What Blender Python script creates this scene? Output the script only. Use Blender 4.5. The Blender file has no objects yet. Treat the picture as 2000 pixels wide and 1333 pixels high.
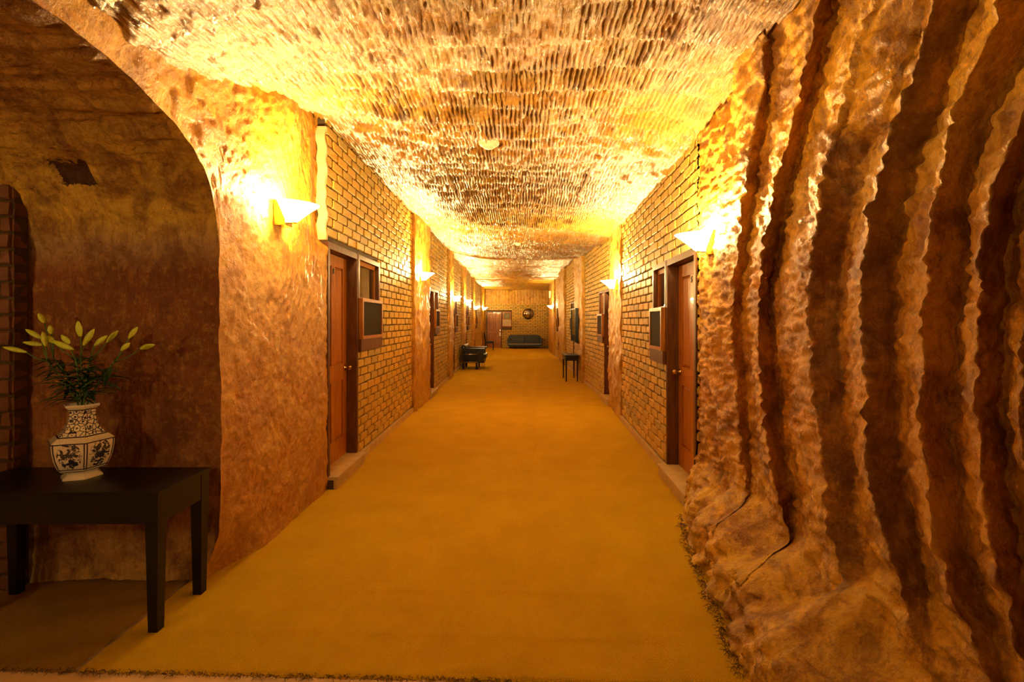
import bpy, bmesh, math, random
import numpy as np
from mathutils import Vector, Matrix
R = math.radians
random.seed(7)
C = bpy.context.scene.collection
sc = bpy.context.scene
# ------------------------------------------------------------------ camera, world, exposure
F = 944.0; CX = 1010.0; CY = 627.0; CH = 1.53
cam_d = bpy.data.cameras.new('camera'); cam = bpy.data.objects.new('camera', cam_d); C.objects.link(cam)
cam.location = (0, 0, CH); cam.rotation_euler = (R(90), 0, 0)
cam_d.sensor_width = 36; cam_d.lens = F / 2000 * 36
cam_d.shift_x = -10 / 2000; cam_d.shift_y = -39.5 / 2000
cam_d.clip_start = 0.05; cam_d.clip_end = 200
sc.camera = cam
w = bpy.data.worlds.new('world'); sc.world = w; w.use_nodes = True
w.node_tree.nodes['Background'].inputs[0].default_value = (0.004, 0.003, 0.002, 1)
w.node_tree.nodes['Background'].inputs[1].default_value = 1.0
sc.view_settings.view_transform = 'Standard'; sc.view_settings.look = 'None'
sc.view_settings.gamma = 1; sc.view_settings.use_curve_mapping = False
sc.view_settings.exposure = 1.4
LAMP_W = 55.0; LAMP_COL = (1.0, 0.67, 0.25); BOWL_E = 22.0
def P(px, py, d): return Vector(((px - CX) * d / F, d, CH + (CY - py) * d / F))

# ------------------------------------------------------------------ numpy noise
def _h(i, j, k, s):
    n = (i * 73856093) ^ (j * 19349663) ^ (k * 83492791) ^ (s * 2654435761 & 0x7fffffff)
    n = (n ^ (n >> 13)) * 1274126177 & 0x7fffffff
    n = (n ^ (n >> 16)) & 0xffff
    return n / 32767.5 - 1.0
def noise3(p, scale=1.0, seed=0):
    q = np.asarray(p, dtype=np.float64) * scale
    i = np.floor(q).astype(np.int64); f = q - i; f = f * f * (3 - 2 * f)
    r = 0
    for a in (0, 1):
        wa = f[..., 0] if a else 1 - f[..., 0]
        for b in (0, 1):
            wb = f[..., 1] if b else 1 - f[..., 1]
            for c in (0, 1):
                wc = f[..., 2] if c else 1 - f[..., 2]
                r = r + wa * wb * wc * _h(i[..., 0] + a, i[..., 1] + b, i[..., 2] + c, seed)
    return r
def fbm(p, scale, octv=4, seed=0, gain=.5):
    r = 0; a = 1
    for o in range(octv):
        r = r + a * noise3(p, scale * 2 ** o, seed + o * 17); a *= gain
    return r
def vnoise(p, scale, amp, octv=4, seed=0):
    return np.stack([fbm(p, scale, octv, seed + 101 * k) for k in range(3)], -1) * amp

# ------------------------------------------------------------------ object helpers
def tag(o, label=None, cat=None, group=None, kind=None):
    if label: o['label'] = label
    if cat: o['category'] = cat
    if group: o['group'] = group
    if kind: o['kind'] = kind
    return o
def empty(name, loc=(0, 0, 0), rz=0, parent=None):
    o = bpy.data.objects.new(name, None); C.objects.link(o)
    o.location = loc; o.rotation_euler = (0, 0, rz); o.empty_display_size = .1
    if parent: o.parent = parent
    return o
def link(name, me, parent=None):
    o = bpy.data.objects.new(name, me); C.objects.link(o)
    if parent: o.parent = parent
    return o
def smooth(me, on=True):
    me.polygons.foreach_set('use_smooth', [on] * len(me.polygons))
def bobj(name, bm, m, parent=None, sm=False, bevel=0, segs=2):
    if bevel:
        es = [e for e in bm.edges if len(e.link_faces) == 2 and e.calc_face_angle(0) > 0.6]
        bmesh.ops.bevel(bm, geom=es, offset=bevel, segments=segs, affect='EDGES', clamp_overlap=True)
    me = bpy.data.meshes.new(name); bm.to_mesh(me); bm.free()
    me.materials.append(m)
    if sm: smooth(me)
    return link(name, me, parent)
def box(bm, x0, x1, y0, y1, z0, z1, mat=None):
    vs = [bm.verts.new(v) for v in ((x0,y0,z0),(x1,y0,z0),(x1,y1,z0),(x0,y1,z0),(x0,y0,z1),(x1,y0,z1),(x1,y1,z1),(x0,y1,z1))]
    for f in ((0,3,2,1),(4,5,6,7),(0,1,5,4),(1,2,6,5),(2,3,7,6),(3,0,4,7)): bm.faces.new([vs[i] for i in f])
    return vs
def bx(name, b, m, parent=None, bevel=.003):
    bm = bmesh.new(); box(bm, *b); return bobj(name, bm, m, parent, bevel=bevel)
def taper(bm, cx, cy, z0, z1, a0, a1, dx=0, dy=0):
    vs = []
    for z, a, ox, oy in ((z0, a0, dx, dy), (z1, a1, 0, 0)):
        for sx, sy in ((-1,-1),(1,-1),(1,1),(-1,1)): vs.append(bm.verts.new((cx+ox+sx*a/2, cy+oy+sy*a/2, z)))
    for f in ((0,3,2,1),(4,5,6,7),(0,1,5,4),(1,2,6,5),(2,3,7,6),(3,0,4,7)): bm.faces.new([vs[i] for i in f])
def tube(bm, pts, r, n=8, r1=None, cap=True):
    pts = [Vector(p) for p in pts]; rings = []
    for i, p in enumerate(pts):
        t = (pts[min(i+1, len(pts)-1)] - pts[max(i-1, 0)]).normalized()
        u = t.orthogonal().normalized() if i == 0 else (u - t * u.dot(t)).normalized()
        v = t.cross(u); rr = r if r1 is None else r + (r1 - r) * i / (len(pts) - 1)
        if callable(r): rr = r(i / (len(pts) - 1))
        rings.append([bm.verts.new(p + (u * math.cos(2*math.pi*k/n) + v * math.sin(2*math.pi*k/n)) * rr) for k in range(n)])
    for a, b in zip(rings, rings[1:]):
        for k in range(n): bm.faces.new((a[k], a[(k+1) % n], b[(k+1) % n], b[k]))
    if cap: bm.faces.new(rings[0][::-1]); bm.faces.new(rings[-1])
def lathe(bm, prof, n=24, c=(0, 0, 0), a0=0, a1=2*math.pi):
    full = abs(a1 - a0 - 2*math.pi) < 1e-6; m = n if full else n + 1; rings = []
    for r, z in prof:
        rings.append([bm.verts.new((c[0] + r*math.cos(a0+(a1-a0)*k/n), c[1] + r*math.sin(a0+(a1-a0)*k/n), c[2] + z)) for k in range(m)])
    for a, b in zip(rings, rings[1:]):
        for k in range(n):
            q = (k + 1) % m; bm.faces.new((a[k], a[q], b[q], b[k]))
def grid_mesh(name, V, m, parent=None, flip=False, sm=True):
    """V: (nu, nv, 3) array"""
    nu, nv = V.shape[:2]
    me = bpy.data.meshes.new(name)
    idx = np.arange(nu * nv).reshape(nu, nv)
    q = np.stack([idx[:-1, :-1], idx[1:, :-1], idx[1:, 1:], idx[:-1, 1:]], -1).reshape(-1, 4)
    if flip: q = q[:, ::-1]
    me.vertices.add(nu * nv); me.vertices.foreach_set('co', V.reshape(-1).astype(np.float32))
    me.loops.add(q.size); me.loops.foreach_set('vertex_index', q.reshape(-1).astype(np.int32))
    me.polygons.add(len(q)); me.polygons.foreach_set('loop_start', np.arange(0, q.size, 4, dtype=np.int32))
    me.polygons.foreach_set('loop_total', np.full(len(q), 4, dtype=np.int32))
    me.update(calc_edges=True); me.materials.append(m)
    if sm: smooth(me)
    return link(name, me, parent)

# ------------------------------------------------------------------ materials
def mat(name):
    m = bpy.data.materials.new(name); m.use_nodes = True
    return m, m.node_tree, m.node_tree.nodes['Principled BSDF']
def N(t, typ, **kw):
    n = t.nodes.new(typ)
    for k, v in kw.items():
        if k.startswith('i_'):
            key = k[2:]; key = int(key) if key.isdigit() else key
            n.inputs[key].default_value = v
        else: setattr(n, k, v)
    return n
def ramp(t, fac, stops, interp='LINEAR'):
    n = t.nodes.new('ShaderNodeValToRGB'); cr = n.color_ramp; cr.interpolation = interp
    while len(cr.elements) < len(stops): cr.elements.new(.5)
    for e, (p, c) in zip(cr.elements, stops):
        e.position = p; e.color = (*c, 1) if len(c) == 3 else c
    t.links.new(fac, n.inputs[0]); return n.outputs[0]
def math_(t, op, a, b=None):
    n = t.nodes.new('ShaderNodeMath'); n.operation = op
    for i, v in enumerate((a, b)):
        if v is None: continue
        if isinstance(v, (int, float)): n.inputs[i].default_value = v
        else: t.links.new(v, n.inputs[i])
    return n.outputs[0]
def mix(t, fac, a, b, mode='MIX'):
    n = t.nodes.new('ShaderNodeMix'); n.data_type = 'RGBA'; n.blend_type = mode
    for i, v in ((0, fac), (6, a), (7, b)):
        if isinstance(v, (int, float)): n.inputs[i].default_value = v
        elif isinstance(v, tuple): n.inputs[i].default_value = (*v, 1)
        else: t.links.new(v, n.inputs[i])
    return n.outputs[2]
def noise(t, vec, scale, detail=5, rough=.55, dist=0):
    n = N(t, 'ShaderNodeTexNoise'); n.inputs['Scale'].default_value = scale; n.inputs['Detail'].default_value = detail
    n.inputs['Roughness'].default_value = rough; n.inputs['Distortion'].default_value = dist
    t.links.new(vec, n.inputs['Vector']); return n.outputs[0]
def mapping(t, vec, scale):
    n = N(t, 'ShaderNodeMapping'); n.inputs['Scale'].default_value = scale; t.links.new(vec, n.inputs['Vector']); return n.outputs[0]
def bump(t, h, strength, dist, nrm=None):
    n = N(t, 'ShaderNodeBump'); n.inputs['Strength'].default_value = strength; n.inputs['Distance'].default_value = dist
    t.links.new(h, n.inputs['Height'])
    if nrm: t.links.new(nrm, n.inputs['Normal'])
    return n.outputs[0]
def setp(b, **kw):
    names = dict(rough='Roughness', metal='Metallic', coat='Coat Weight', coatr='Coat Roughness', spec='Specular IOR Level', trans='Transmission Weight', ior='IOR')
    for k, v in kw.items(): b.inputs[names[k]].default_value = v

def rock(name, strata, z0, z1, zn=.25, patch=((.30,.10,.02), .5), groove=(60, 60, 4), gstr=.5, gdist=.01, fstr=.5, rough=.42, coat=.25, coatr=.25, hole=None):
    m, t, b = mat(name)
    co = N(t, 'ShaderNodeTexCoord').outputs['Object']
    sep = N(t, 'ShaderNodeSeparateXYZ'); t.links.new(co, sep.inputs[0])
    nz = noise(t, co, 1.1, 5, .6)
    zz = math_(t, 'ADD', sep.outputs['Z'], math_(t, 'MULTIPLY', math_(t, 'SUBTRACT', nz, .5), zn * 2))
    mr = N(t, 'ShaderNodeMapRange'); mr.inputs[1].default_value = z0; mr.inputs[2].default_value = z1; t.links.new(zz, mr.inputs[0])
    col = ramp(t, mr.outputs[0], strata)
    pn = noise(t, co, 3.2, 7, .68, .6)
    pm = ramp(t, pn, [(0.46, (0, 0, 0)), (0.60, (1, 1, 1))])
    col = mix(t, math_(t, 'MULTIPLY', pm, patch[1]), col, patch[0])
    sp = noise(t, co, 22, 5, .7)
    col = mix(t, math_(t, 'MULTIPLY', ramp(t, sp, [(.5, (0,0,0)), (.68, (1,1,1))]), .35), col, (.72, .43, .07))
    md = noise(t, mapping(t, co, (9, 9, 6)), 1.0, 7, .72, .5)
    col = mix(t, math_(t, 'MULTIPLY', ramp(t, md, [(.38, (1,1,1)), (.52, (0,0,0))]), .5), col, tuple(c_ * .8 for c_ in patch[0]))
    sp2 = noise(t, co, 34, 4, .7, .3)
    col = mix(t, math_(t, 'MULTIPLY', ramp(t, sp2, [(.30, (1,1,1)), (.45, (0,0,0))]), .5), col, (.12, .04, .01))
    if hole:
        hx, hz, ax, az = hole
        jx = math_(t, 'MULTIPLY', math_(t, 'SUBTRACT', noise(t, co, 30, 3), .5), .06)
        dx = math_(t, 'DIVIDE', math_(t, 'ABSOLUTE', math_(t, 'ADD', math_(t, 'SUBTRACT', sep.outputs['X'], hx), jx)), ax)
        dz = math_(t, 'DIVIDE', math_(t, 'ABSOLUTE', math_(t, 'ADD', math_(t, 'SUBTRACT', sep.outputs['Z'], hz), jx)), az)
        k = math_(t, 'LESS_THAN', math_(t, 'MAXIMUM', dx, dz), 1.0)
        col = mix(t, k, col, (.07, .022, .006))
    t.links.new(col, b.inputs['Base Color'])
    g = noise(t, mapping(t, co, groove), 1.0, 3, .5, .3)
    n1 = bump(t, g, gstr, gdist)
    f = noise(t, co, 45, 6, .7)
    f2 = noise(t, co, 13, 6, .7, .4)
    n1 = bump(t, f2, fstr * .7, .02, n1)
    n2 = bump(t, f, fstr, .006, n1)
    t.links.new(n2, b.inputs['Normal'])
    rr = N(t, 'ShaderNodeMapRange'); rr.inputs[3].default_value = rough - .14; rr.inputs[4].default_value = rough + .2
    t.links.new(noise(t, co, 6, 4), rr.inputs[0]); t.links.new(rr.outputs[0], b.inputs['Roughness'])
    setp(b, coat=coat, coatr=coatr, spec=.28)
    t.links.new(n2, b.inputs['Coat Normal'])
    return m
OR = (.70, .36, .022); OC = (.58, .33, .03); PK = (.50, .27, .06); MR = (.26, .09, .014); GD = (.56, .31, .022); TN = (.60, .40, .12)
M_ceil = rock('carved_ceiling_rock', [(0, (.42,.28,.07)), (.3, (.52,.24,.012)), (.5, (.44,.28,.06)), (.7, (.50,.23,.012)), (1, (.34,.22,.03))], 2.5, 3.6, .9, ((.22, .085, .012), .6), (70, 5, 70), .9, .014, 1.0, .27, .8, .13)
M_plaster = rock('orange_sealed_rock', [(0, (.46,.23,.02)), (.35, (.50,.24,.025)), (.55, (.60,.33,.09)), (.68, OR), (1, OR)], 0, 3.2, .3, ((.36, .13, .014), .7), (14, 14, 5), .5, .012, 1.2, .48, .32, .15)
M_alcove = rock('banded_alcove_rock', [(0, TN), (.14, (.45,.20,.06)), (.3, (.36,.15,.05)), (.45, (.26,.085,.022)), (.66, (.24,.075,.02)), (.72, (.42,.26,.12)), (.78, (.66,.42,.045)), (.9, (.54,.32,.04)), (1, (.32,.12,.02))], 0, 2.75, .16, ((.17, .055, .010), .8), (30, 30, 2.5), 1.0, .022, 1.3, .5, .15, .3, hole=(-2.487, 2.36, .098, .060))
M_right = rock('fluted_red_rock', [(0, (.66,.40,.02)), (.16, (.62,.34,.018)), (.32, (.56,.25,.014)), (.58, (.58,.27,.018)), (.70, (.66,.38,.05)), (.80, (.84,.44,.016)), (1, (.84,.44,.016))], 0, 3.1, .35, ((.20, .06, .010), .75), (50, 50, 4), .55, .012, 1.3, .50, .32, .14)
M_far = rock('far_pillar_rock', [(0, (.46,.25,.02)), (.5, (.60,.30,.016)), (1, (.50,.30,.03))], 0, 3.3, .5, ((.34, .13, .014), .65), (30, 30, 3), .9, .02, 1.0, .4, .4, .22)

def add_raw_shade(m):  # darker brown on flute sides: partly raw rock, partly shade painted into the colour
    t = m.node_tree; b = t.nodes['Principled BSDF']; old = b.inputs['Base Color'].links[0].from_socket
    a = N(t, 'ShaderNodeAttribute'); a.attribute_name = 'raw_cut_shade'
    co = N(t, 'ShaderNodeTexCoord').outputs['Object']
    raw_shade_col = mix(t, ramp(t, noise(t, mapping(t, co, (4, 4, 9)), 1.0, 5, .65), [(.35, (0,0,0)), (.65, (1,1,1))]), (.13,.055,.014), (.27,.13,.028))
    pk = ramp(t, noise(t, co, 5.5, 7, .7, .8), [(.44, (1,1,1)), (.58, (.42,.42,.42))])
    t.links.new(mix(t, math_(t, 'MULTIPLY', a.outputs['Fac'], math_(t, 'MULTIPLY', pk, .85)), old, raw_shade_col), b.inputs['Base Color'])
add_raw_shade(M_right)
def brick_mat():
    m, t, b = mat('ochre_tumbled_brick')
    g = N(t, 'ShaderNodeNewGeometry'); oi = N(t, 'ShaderNodeObjectInfo')
    co = N(t, 'ShaderNodeTexCoord').outputs['Object']
    r = math_(t, 'FRACT', math_(t, 'ADD', g.outputs['Random Per Island'], oi.outputs['Random']))
    col = ramp(t, r, [(0, (.52,.33,.035)), (.3, (.46,.29,.035)), (.55, (.54,.30,.03)), (.8, (.42,.28,.045)), (1, (.34,.23,.05))])
    n = noise(t, co, 28, 5, .65)
    col = mix(t, math_(t, 'MULTIPLY', ramp(t, n, [(.5, (0,0,0)), (.7, (1,1,1))]), .5), col, (.72, .50, .16))
    col = mix(t, math_(t, 'MULTIPLY', ramp(t, noise(t, co, 9, 4), [(.55, (0,0,0)), (.75, (1,1,1))]), .4), col, (.30, .17, .04))
    t.links.new(col, b.inputs['Base Color']); setp(b, rough=.62)
    t.links.new(bump(t, noise(t, co, 60, 5, .7), .5, .004), b.inputs['Normal'])
    return m
M_brick = brick_mat()
def simple(name, col, col2=None, sc_=8, rough=.5, metal=0, coat=0, bs=.2, bd=.003, stretch=(1, 1, 1), spec=.5):
    m, t, b = mat(name); co = N(t, 'ShaderNodeTexCoord').outputs['Object']
    if stretch != (1, 1, 1): co = mapping(t, co, stretch)
    n = noise(t, co, sc_, 5, .6)
    t.links.new(mix(t, ramp(t, n, [(.35, (0,0,0)), (.65, (1,1,1))]), col, col2 or col), b.inputs['Base Color'])
    setp(b, rough=rough, metal=metal, coat=coat, spec=spec)
    if bs: t.links.new(bump(t, n, bs, bd), b.inputs['Normal'])
    return m
M_mortar = simple('dark_mortar', (.07,.042,.012), (.045,.026,.008), 20, .9, bs=.6, bd=.006)
M_paleplaster = simple('pale_render', (.72,.50,.24), (.58,.38,.17), 12, .8, bs=.4)
M_wood = simple('red_mahogany', (.30,.10,.012), (.17,.05,.008), 3, .32, coat=.5, bs=.1, stretch=(14, 14, 1.2))
M_woodhi = simple('orange_door_wood', (.42,.15,.012), (.24,.075,.008), 3, .36, coat=.1, spec=.3, bs=.1, stretch=(14, 14, 1.2))
M_frame = simple('dark_stained_frame', (.13,.045,.008), (.07,.024,.005), 3, .45, coat=0, spec=.2, bs=.1, stretch=(12, 12, 1.5))
M_step = simple('sandstone_step', (.50,.36,.14), (.40,.27,.10), 9, .6, bs=.25)
M_black = simple('black_lacquer', (.004,.003,.003), (.006,.005,.004), 12, .38, bs=.03, spec=.3)
M_leather = simple('black_leather', (.004,.003,.003), (.007,.006,.005), 40, .34, bs=.25, bd=.002, spec=.4)
M_chrome = simple('chrome', (.75,.72,.68), None, 5, .16, metal=1, bs=0)
M_brass = simple('aged_brass', (.55,.38,.15), (.42,.27,.1), 20, .25, metal=1, bs=0)
M_screen = simple('dark_insect_screen', (.022,.018,.012), (.035,.028,.018), 200, .8, bs=.1, spec=.1)
M_white = simple('cream_plastic', (.78,.70,.50), None, 5, .4, bs=0)
M_curtain = simple('pale_curtain', (.50,.42,.26), (.40,.33,.2), 10, .8, bs=0)
M_ink = simple('black_number', (.01,.01,.01), None, 5, .5, bs=0)
M_bare = simple('bare_pale_floor', (.66,.46,.22), (.55,.36,.15), 8, .7, bs=.3)
M_leaf = simple('dark_lily_leaf', (.035,.10,.018), (.05,.15,.02), 14, .38, bs=.2, stretch=(1, 1, 1))
M_stem = simple('lily_stem_green', (.10,.20,.03), (.07,.15,.03), 20, .5, bs=.1)
M_bud = simple('yellow_green_bud', (.66,.74,.07), (.46,.60,.06), 26, .42, bs=.2)
def glass_mat():
    m, t, b = mat('window_glass'); b.inputs['Base Color'].default_value = (.9, .92, .88, 1)
    setp(b, rough=.03, trans=1.0, ior=1.3, spec=.6, coat=.6, coatr=.02); return m
M_glass = glass_mat()
def mirror_mat():
    m, t, b = mat('convex_mirror'); b.inputs['Base Color'].default_value = (.42, .40, .36, 1); setp(b, rough=.04, metal=1); return m
M_mirror = mirror_mat()
def bowl_mat():
    m, t, b = mat('frosted_glass_bowl'); b.inputs['Base Color'].default_value = (.95, .9, .78, 1)
    setp(b, rough=.4)
    b.inputs['Emission Color'].default_value = (1, .72, .32, 1); b.inputs['Emission Strength'].default_value = BOWL_E
    return m
M_bowl = bowl_mat()
def carpet_mat(name, a, c):
    m, t, b = mat(name); co = N(t, 'ShaderNodeTexCoord').outputs['Object']
    n = noise(t, co, 2.2, 6, .65); f = noise(t, co, 260, 3, .7)
    col = mix(t, ramp(t, n, [(.35, (0,0,0)), (.68, (1,1,1))]), a, c)
    col = mix(t, math_(t, 'MULTIPLY', ramp(t, f, [(.35, (1,1,1)), (.6, (0,0,0))]), .5), col, tuple(x * .45 for x in a))
    t.links.new(col, b.inputs['Base Color']); setp(b, rough=.95, spec=.1)
    wv = N(t, 'ShaderNodeTexWave'); wv.bands_direction = 'X'; wv.inputs['Scale'].default_value = 36; wv.inputs['Distortion'].default_value = 1.2; wv.inputs['Detail Scale'].default_value = 3
    wy = N(t, 'ShaderNodeTexWave'); wy.bands_direction = 'Y'; wy.inputs['Scale'].default_value = 48; wy.inputs['Distortion'].default_value = 1.5
    t.links.new(co, wv.inputs['Vector']); t.links.new(co, wy.inputs['Vector'])
    h = math_(t, 'ADD', math_(t, 'MULTIPLY', wv.outputs[1], wy.outputs[1]), math_(t, 'MULTIPLY', f, 1.2))
    t.links.new(bump(t, h, 1.0, .006), b.inputs['Normal'])
    return m
M_carpet = carpet_mat('golden_sisal_carpet', (.84, .53, .014), (.73, .44, .010))
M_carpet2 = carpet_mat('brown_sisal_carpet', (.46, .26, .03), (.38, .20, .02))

# ------------------------------------------------------------------ ceiling height
def sm(x): x = np.clip(x, 0, 1); return x * x * (3 - 2 * x)
def zc(x, y):
    x = np.asarray(x, float); y = np.asarray(y, float)
    zl = np.interp(y, [0, 1.7, 2.1, 2.7, 3.4, 4.2, 8, 12.6], [2.73, 2.73, 2.73, 2.86, 3.10, 3.33, 3.33, 3.36])
    zr = np.interp(y, [0, 3.2, 3.9, 7.4, 12.6], [3.12, 3.12, 2.96, 3.00, 3.18])
    zm = np.interp(y, [0, 4, 6, 9, 12.6], [3.16, 3.14, 3.12, 3.12, 3.14])
    t = (x + 1.72) / 3.3
    a = np.clip(1 - t / .42, 0, 1.15) ** 2; b = np.clip((t - .68) / .32, 0, 1.1) ** 2
    return zm + (zl - zm) * a + (zr - zm) * b
# rough face displacement shared by all near rock (so edges that meet stay closed)
def rv(p, amp=.012, s=3.6): return vnoise(p, s, amp, 5, 3)

# ================================================================== SETTING
# ---- ceiling over the near half: long tool ridges, cross bands, chips
ny = 470; nx = 420
ys = 1.3 * np.exp(np.linspace(0, math.log(12.65 / 1.3), ny)); xs = np.linspace(-1.80, 1.72, nx)
Y, X = np.meshgrid(ys, xs, indexing='ij')
Z0 = zc(X, Y)
pp = np.stack([X, Y, Z0], -1)
bandph = Y * 3.6 + .35 * noise3(pp, 1.3, 5) + .6 * noise3(pp, .5, 9)
band = np.floor(bandph); fr = bandph - band
bh = _h(band.astype(np.int64), np.zeros_like(band, dtype=np.int64), np.zeros_like(band, dtype=np.int64), 3)
ph = X * 30 + bh * 7 + .5 * noise3(pp * np.array([1, .35, 1]), 2.2, 31)
ridge = (1 - np.abs(np.sin(ph * math.pi))) ** 1.3 * (.75 + .6 * noise3(pp * np.array([22, 7, 1]), 1, 36))
fade = .35 + .65 * sm((fbm(pp, .8, 3, 77) + .6) / 1.0)
Z = Z0 - .034 * fade * ridge + .034 * (1 - fr) * fade + .03 * bh * .5
Z += .016 * fbm(pp, 2.2, 5, 41) + .012 * fbm(pp * np.array([1.6, .8, 1]), 16, 3, 55)
chip = np.clip(fbm(pp, 6, 3, 91) - .55, 0, 1); Z += .03 * chip
# step-like edges seen round y=5 (a recessed rectangle) and a swell near y=7
rec = ((X > -.78) & (X < .78) & (Y > 4.95) & (Y < 7.0)); Z += np.where(rec, .035 * sm((Y - 4.95) / .02) * sm((7.0 - Y) / 1.2), 0)
Z -= .05 * np.exp(-((Y - 8.0 - .3 * X) / .28) ** 2) * sm((X + .2) / 1.0)
# narrow groove and crack lines
Z += .012 * np.exp(-((X + .62 + .10 * (Y - 3.6) + .02 * noise3(pp, 2, 6)) / .018) ** 2) * ((Y > 2.2) & (Y < 8))
for (sx_, sy_, sz_) in ((-.256, 4.40, 3.143), (.010, 9.9, 3.103)):
    Z = np.where(np.hypot(X - sx_, Y - sy_) < .13, np.maximum(Z, sz_ + .012), Z)
Z = np.where(X < -1.64, np.maximum(Z, np.interp(Y, [1.3, 2.0, 2.43, 2.83], [2.70, 2.68, 2.60, 2.5])), Z)
V = np.stack([X + .006 * noise3(pp, 9, 12), Y, Z], -1)
ceil = grid_mesh('ceiling', V, M_ceil, flip=True)
tag(ceil, 'carved orange rock ceiling over the near half with fine tool ridges', 'ceiling', kind='structure')
# step up to the far ceiling
ys = np.linspace(12.55, 27.9, 330); xs = np.linspace(-2.35, 2.2, 230)
Y, X = np.meshgrid(ys, xs, indexing='ij'); pp = np.stack([X, Y, X * 0], -1)
Zf = np.interp(ys, [12.5, 14, 20, 27.9], [3.42, 3.40, 3.34, 3.26])[:, None] + 0 * X
ph = np.floor(Y * 1.7 + .5 * noise3(pp, .7, 8)); bh = _h(ph.astype(np.int64), ph.astype(np.int64) * 0, ph.astype(np.int64) * 0, 13)
Zf = Zf + .04 * bh - .018 * np.abs(np.sin(X * 22 * math.pi + bh * 5)) + .03 * fbm(pp, 2, 4, 14) - .10 * np.exp(-((Y - 19.2) / .25) ** 2)
V = np.stack([X, Y, Zf], -1)
fc = grid_mesh('ceiling', V, M_ceil, flip=True); tag(fc, 'higher ridged rock ceiling over the far half', 'ceiling', kind='structure')
xs = np.linspace(-2.35, 2.2, 200); zz = np.linspace(0, 1, 16)
Xg, T = np.meshgrid(xs, zz, indexing='ij')
zb = zc(np.clip(Xg, -1.8, 1.72), 12.6) - .02
V = np.stack([Xg, 12.62 + 0 * T + .02 * noise3(np.stack([Xg, T, T], -1), 6, 2), zb * (1 - T) + 3.6 * T], -1)
st = grid_mesh('trim_1', V, M_ceil); tag(st, 'raised rock step where the near ceiling ends', 'ceiling', kind='structure')
# ceiling and shell behind the camera
ys = np.linspace(-5.2, 1.35, 60); xs = np.linspace(-1.80, 1.80, 50)
Y, X = np.meshgrid(ys, xs, indexing='ij'); pp = np.stack([X, Y, X * 0], -1)
V = np.stack([X, Y, zc(np.clip(X, -1.8, 1.72), 0.5) + .03 * fbm(pp, 3, 3, 4) - .03], -1)
bc = grid_mesh('ceiling', V, M_ceil, flip=True); tag(bc, 'rock ceiling behind the viewpoint', 'ceiling', kind='structure')

# ---- left near wall (between alcove and first bricks) and strip above the alcove arch
def top_l(y): return zc(-1.70, y) + .06
def arch(y):  # height of the alcove tunnel roof at depth y
    return np.interp(y, [-.6, -.4, 0, .6, 1.2, 1.7, 2.0, 2.2, 2.43, 2.58, 2.67, 2.75, 2.80, 2.83], [0, 1.9, 2.4, 2.6, 2.66, 2.66, 2.63, 2.60, 2.53, 2.45, 2.38, 2.26, 2.12, 1.95])
def lx(y, z):   # x of left rock face
    lean = .10 * sm((z - 2.2) / .9) ** 2 * sm((4.1 - y) / .6) - .085 * sm((z - 2.18) / .10) * sm((y - 4.05) / .28)
    foot = -.10 * sm((.35 - z) / .35) * sm((3.3 - y) / .4)
    return -1.72 + lean + foot + .03 * np.interp(y, [2.8, 3.2, 4.4], [-.5, 0, .3]) - .10 * sm((z - 2.0) / .8) * sm((4.6 - y) / .7) * sm((y - 3.3) / .6) * .4
u = np.linspace(2.83, 4.37, 170); v = np.linspace(0, 1, 300)
Y, T = np.meshgrid(u, v, indexing='ij'); Zg = T * top_l(Y)
p0 = np.stack([lx(Y, Zg), Y, Zg], -1); p1 = p0 + rv(p0)
fan = .006 * np.sin(90 * np.hypot(Y - 3.1, Zg - 2.05)) * sm(fbm(p0, 1.6, 2, 8) + .5) * sm((Zg - 1.3) / .5)
foldz = sm((Y - 2.83) / .03) + (Zg > 1.98) * (1 - sm((Y - 2.83) / .03))
p1[..., 0] += fan * .5 * sm((Y - 2.9) / .35) + (.007 * fbm(p0, 20, 4, 61) + .006 * np.clip(fbm(p0, 8, 3, 62), -1, 0)) * foldz
p1[..., 2] = np.maximum(p1[..., 2], -.02)
wl = grid_mesh('wall_left', p1, M_plaster, flip=False)
tag(wl, 'bright orange sealed rock wall between dark alcove and left brick wall', 'wall', kind='structure')
u = np.linspace(-.6, 2.83, 230); v = np.linspace(0, 1, 70)
Y, T = np.meshgrid(u, v, indexing='ij'); ab = arch(Y); Zg = ab + T * (np.maximum(top_l(Y), ab + .02) - ab)
p0 = np.stack([lx(Y, Zg), Y, Zg], -1); p1 = p0 + rv(p0)
p1[..., 0] += (.007 * fbm(p0, 20, 4, 61) + .006 * np.clip(fbm(p0, 8, 3, 62), -1, 0)) * sm((Y - 1.9) / .6) * sm((Zg - ab) / .03 + .15 * 0)
wa = grid_mesh('wall_left', p1, M_plaster, flip=False)
tag(wa, 'narrow orange rock strip arching over the alcove mouth', 'wall', kind='structure')
# alcove tunnel surface, arch profile swept to the left
av = [(2.83, z) for z in np.linspace(0, 1.95, 150)] + [(y, float(arch(y))) for y in (2.80, 2.75, 2.71, 2.67, 2.62, 2.58, 2.53, 2.48, 2.43, 2.36, 2.28, 2.2, 2.1, 2.0)] + [(y, float(arch(y))) for y in np.linspace(1.95, -.6, 40)]
av = np.array(av); L = np.r_[0, np.cumsum(np.hypot(*np.diff(av, axis=0).T))]
s = np.arange(0, L[-1], .013); prof = np.stack([np.interp(s, L, av[:, 0]), np.interp(s, L, av[:, 1])], -1)
def lxw(y, z): return lx(y, z)
xs = np.linspace(0, 1, 200)
XX = xs[None, :] * 2.9
x_edge = lxw(prof[:, 0], prof[:, 1])[:, None]
PX = x_edge - XX
p0 = np.stack([PX, np.repeat(prof[:, :1], 200, 1), np.repeat(prof[:, 1:], 200, 1)], -1)
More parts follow.
